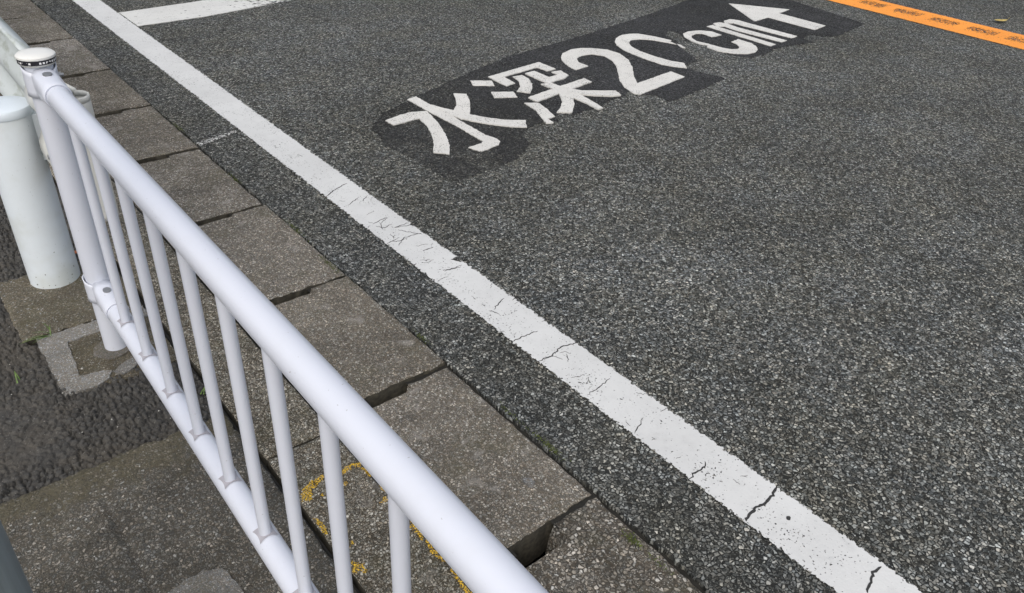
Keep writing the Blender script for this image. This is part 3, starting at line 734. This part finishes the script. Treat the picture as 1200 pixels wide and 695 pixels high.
# end piece: the sheet loses its ribs, curls round and comes back behind
vs = []; fs = []; nz_ = 18
path = [(2.40, .0, 1.0), (2.28, .0, .85), (2.16, .004, .45), (2.10, .008, .15)]
rows = []
for y, dx, rb_ in path:
    rows.append([(.397+(_x-.397)*rb_+dx, y, z) for _x, z in PROF])
cx, cy, rr = .389, 2.066, .031
for a in range(75, -181, -15):
    an = math.radians(a); rows.append([(cx+rr*_c(an)*.95, cy+rr*_s(an)-.002, z) for _x, z in PROF])
for y, f, zs in ((2.12, .1, 1.0), (2.20, .35, .97), (2.28, .6, .9), (2.36, .8, .8), (2.41, .85, .75)):
    rows.append([(.350-(.6*(x-.392))*f, y, .54+(z-.54)*zs-.03*(1-zs)*5*.3) for x, z in PROF])
n = len(PROF)
for r in rows: vs += [(x-GX, y-GY, z) for x, y, z in r]
for j in range(len(rows)-1):
    for i in range(n-1): fs.append((j*n+i, j*n+i+1, (j+1)*n+i+1, (j+1)*n+i))
o = mesh('curled_end', vs, fs, M['curl'], gr, True); m = o.modifiers.new('thick', 'SOLIDIFY'); m.thickness = .0045; m.offset = 0
mb = MB(); mb.lathe([(.009, -.004), (.009, .008), (.005, .010)], (.345-GX, 2.33-GY, .455), (-1, 0, 0), 6); mb.build('bolt', M['bolt'], gr)

# ------------------------------------------------------------------ grey pole at the bottom left
pole = empty('steel_pole', (-.100, 1.068, 0)); tag(pole, 'plain grey painted steel pole standing on the mossy concrete slab', 'pole')
mb = MB(); mb.lathe([(.057, -.1), (.057, 2.6)], (0, 0, 0), n=48); mb.build('shaft', M['pole'], pole, True)
mb = MB(); mb.lathe([(.060, 2.595), (.060, 2.62), (.04, 2.635), (.002, 2.64)], (0, 0, 0), n=48); mb.build('cap', M['pole'], pole, True)

# ------------------------------------------------------------------ weeds, moss, leaves, grit
def blades(name, base, specs, label, mat):
    mb = MB()
    for (dx, dy, dz, wd) in specs:
        tip = Vector((dx, dy, dz)); L = tip.length; d = tip.normalized(); sd = d.cross(Vector((0, 0, 1))).normalized()
        o0 = Vector((random.uniform(-.008, .008), random.uniform(-.008, .008), -.004)); pts = []
        for k in range(6):
            f = k/5; c = o0+Vector((dx*f, dy*f, dz*(1-(1-f)**2)*(1.3-.3*f)))
            pts.append((c, wd*(1-f**1.6)+.0002))
        vs = []; fs = []
        for c, w_ in pts: vs += [c-sd*w_, c+Vector((0, 0, -.25*w_)), c+sd*w_]
        for k in range(5): fs += [(3*k, 3*k+1, 3*k+4, 3*k+3), (3*k+1, 3*k+2, 3*k+5, 3*k+4)]
        mb.add(vs, fs)
    o = mb.build(name, mat, None, True); o.location = base; o.location.z = .004
    return tag(o, label, 'weed')
blades('grass_tuft', G(62, 392), [(-.085, -.008, .012, .0022), (-.06, -.03, .016, .002), (-.045, .01, .02, .0018), (-.03, -.02, .03, .0016), (-.07, -.02, .02, .002), (.01, .03, .02, .0015), (-.012, .02, .03, .0014)], 'small grass tuft lying at the corner of the pale post footing', M['grass'])
blades('weed_sprout', G(23, 447), [(.005, .03, .02, .0016), (-.004, .035, .008, .0012)], 'lone grass blade on the rough dark sidewalk asphalt', M['grass'])
blades('weed_sprout', G(234, 462), [(.04, .01, .02, .0016), (.02, .02, .02, .0012), (.01, -.01, .015, .001)], 'tiny green sprout in the joint between the gutter wall and asphalt', M['grass'])
def moss(name, pts):
    mb = MB(); r = random.Random(2)
    for (x, y), cnt, sp, el_ in pts:
        for k in range(cnt):
            a = r.gauss(0, sp*el_); b = r.gauss(0, sp*.35); s = r.uniform(.0012, .0035)
            c = Vector((x+b, y+a, -.001+r.uniform(0, .008)))
            t1 = Vector((r.uniform(-1, 1), r.uniform(-1, 1), r.uniform(.2, 1))).normalized()*s; t2 = Vector((r.uniform(-1, 1), r.uniform(-1, 1), r.uniform(-.3, 1))).normalized()*s
            mb.add([c, c+t1, c+t1+t2, c+t2], [(0, 1, 2, 3)])
    return tag(mb.build(name, M['moss']), 'dark green moss growing in the seam beside the asphalt', 'moss', kind='stuff')
mp = [((G(*p).x, G(*p).y), c, s, e) for p, c, s, e in [((642, 523), 260, .014, 2.2), ((741, 634), 260, .013, 1.2), ((345, 268), 200, .012, 3), ((386, 311), 220, .012, 3), ((495, 397), 120, .012, 2), ((210, 151), 160, .015, 3), ((600, 488), 80, .01, 3), ((770, 660), 80, .01, 2), ((275, 210), 120, .012, 3)]]
moss('moss', mp)
def leaf(name, base, L, W, rot, mat, label):
    vs = []; fs = []; n = 9
    for k in range(n):
        f = k/(n-1); wv = W*math.sin(math.pi*min(1, f*1.02))**.8*(1-.35*f)+.0004; x = (f-.5)*L; z = .006+.10*L*(2*f-1)**2
        for s in (-1, -.5, 0, .5, 1): vs.append((x, s*wv, z+.35*abs(s)*wv))
    for k in range(n-1):
        for i in range(4): fs.append((k*5+i, k*5+i+1, k*5+i+6, k*5+i+5))
    b = len(vs); vs += [(.5*L, -.001, .008+.1*L), (.5*L, .001, .008+.1*L), (.78*L, .012*L/.1, .012+.16*L), (.78*L, .014*L/.1, .012+.16*L)]; fs.append((b, b+1, b+3, b+2))
    o = mesh(name, vs, fs, mat, None, True); o.location = base; o.location.z += .002; o.rotation_euler.z = rot
    m = o.modifiers.new('thick', 'SOLIDIFY'); m.thickness = .0006
    return tag(o, label, 'leaf')
leaf('fallen_leaf', G(1172, 26.5), .13, .034, math.radians(-20), M['leaf'], 'dry yellow leaf lying on the asphalt beyond the orange line')
leaf('fallen_leaf', G(88, 299, .004), .045, .011, math.radians(-35), M['leaf_red'], 'small reddish leaf on the ground between the thick post and fence post')
mb = MB(); r = random.Random(9)
for k in range(70):
    x, y = r.uniform(-.05, .45), r.uniform(.7, 2.6)
    s = r.uniform(.0012, .0032)*(1.6 if k % 9 == 0 else 1); c = Vector((x, y, .006+s*.4))
    vs = [c+Vector((r.uniform(.6, 1)*s*a, r.uniform(.6, 1)*s*b, r.uniform(.5, .9)*s*d)) for a, b, d in ((1,0,0),(-1,0,0),(0,1,0),(0,-1,0),(0,0,1),(0,0,-1))]
    mb.add(vs, [(0,2,4),(2,1,4),(1,3,4),(3,0,4),(2,0,5),(1,2,5),(3,1,5),(0,3,5)])
tag(mb.build('grit', M['grit']), 'pale grit scattered over the sidewalk', 'grit', kind='stuff')
q = G(619, 566); mb = MB(); mb.poly(ragged(blob(q.x, q.y, .010, .014, .3, n=14, amp=.5), step=.004, amp=.003), -.002, .0075)
tag(mb.build('mortar_splash', M['pale_mortar']), 'pale mortar splash stuck on a gutter cover', 'stain')
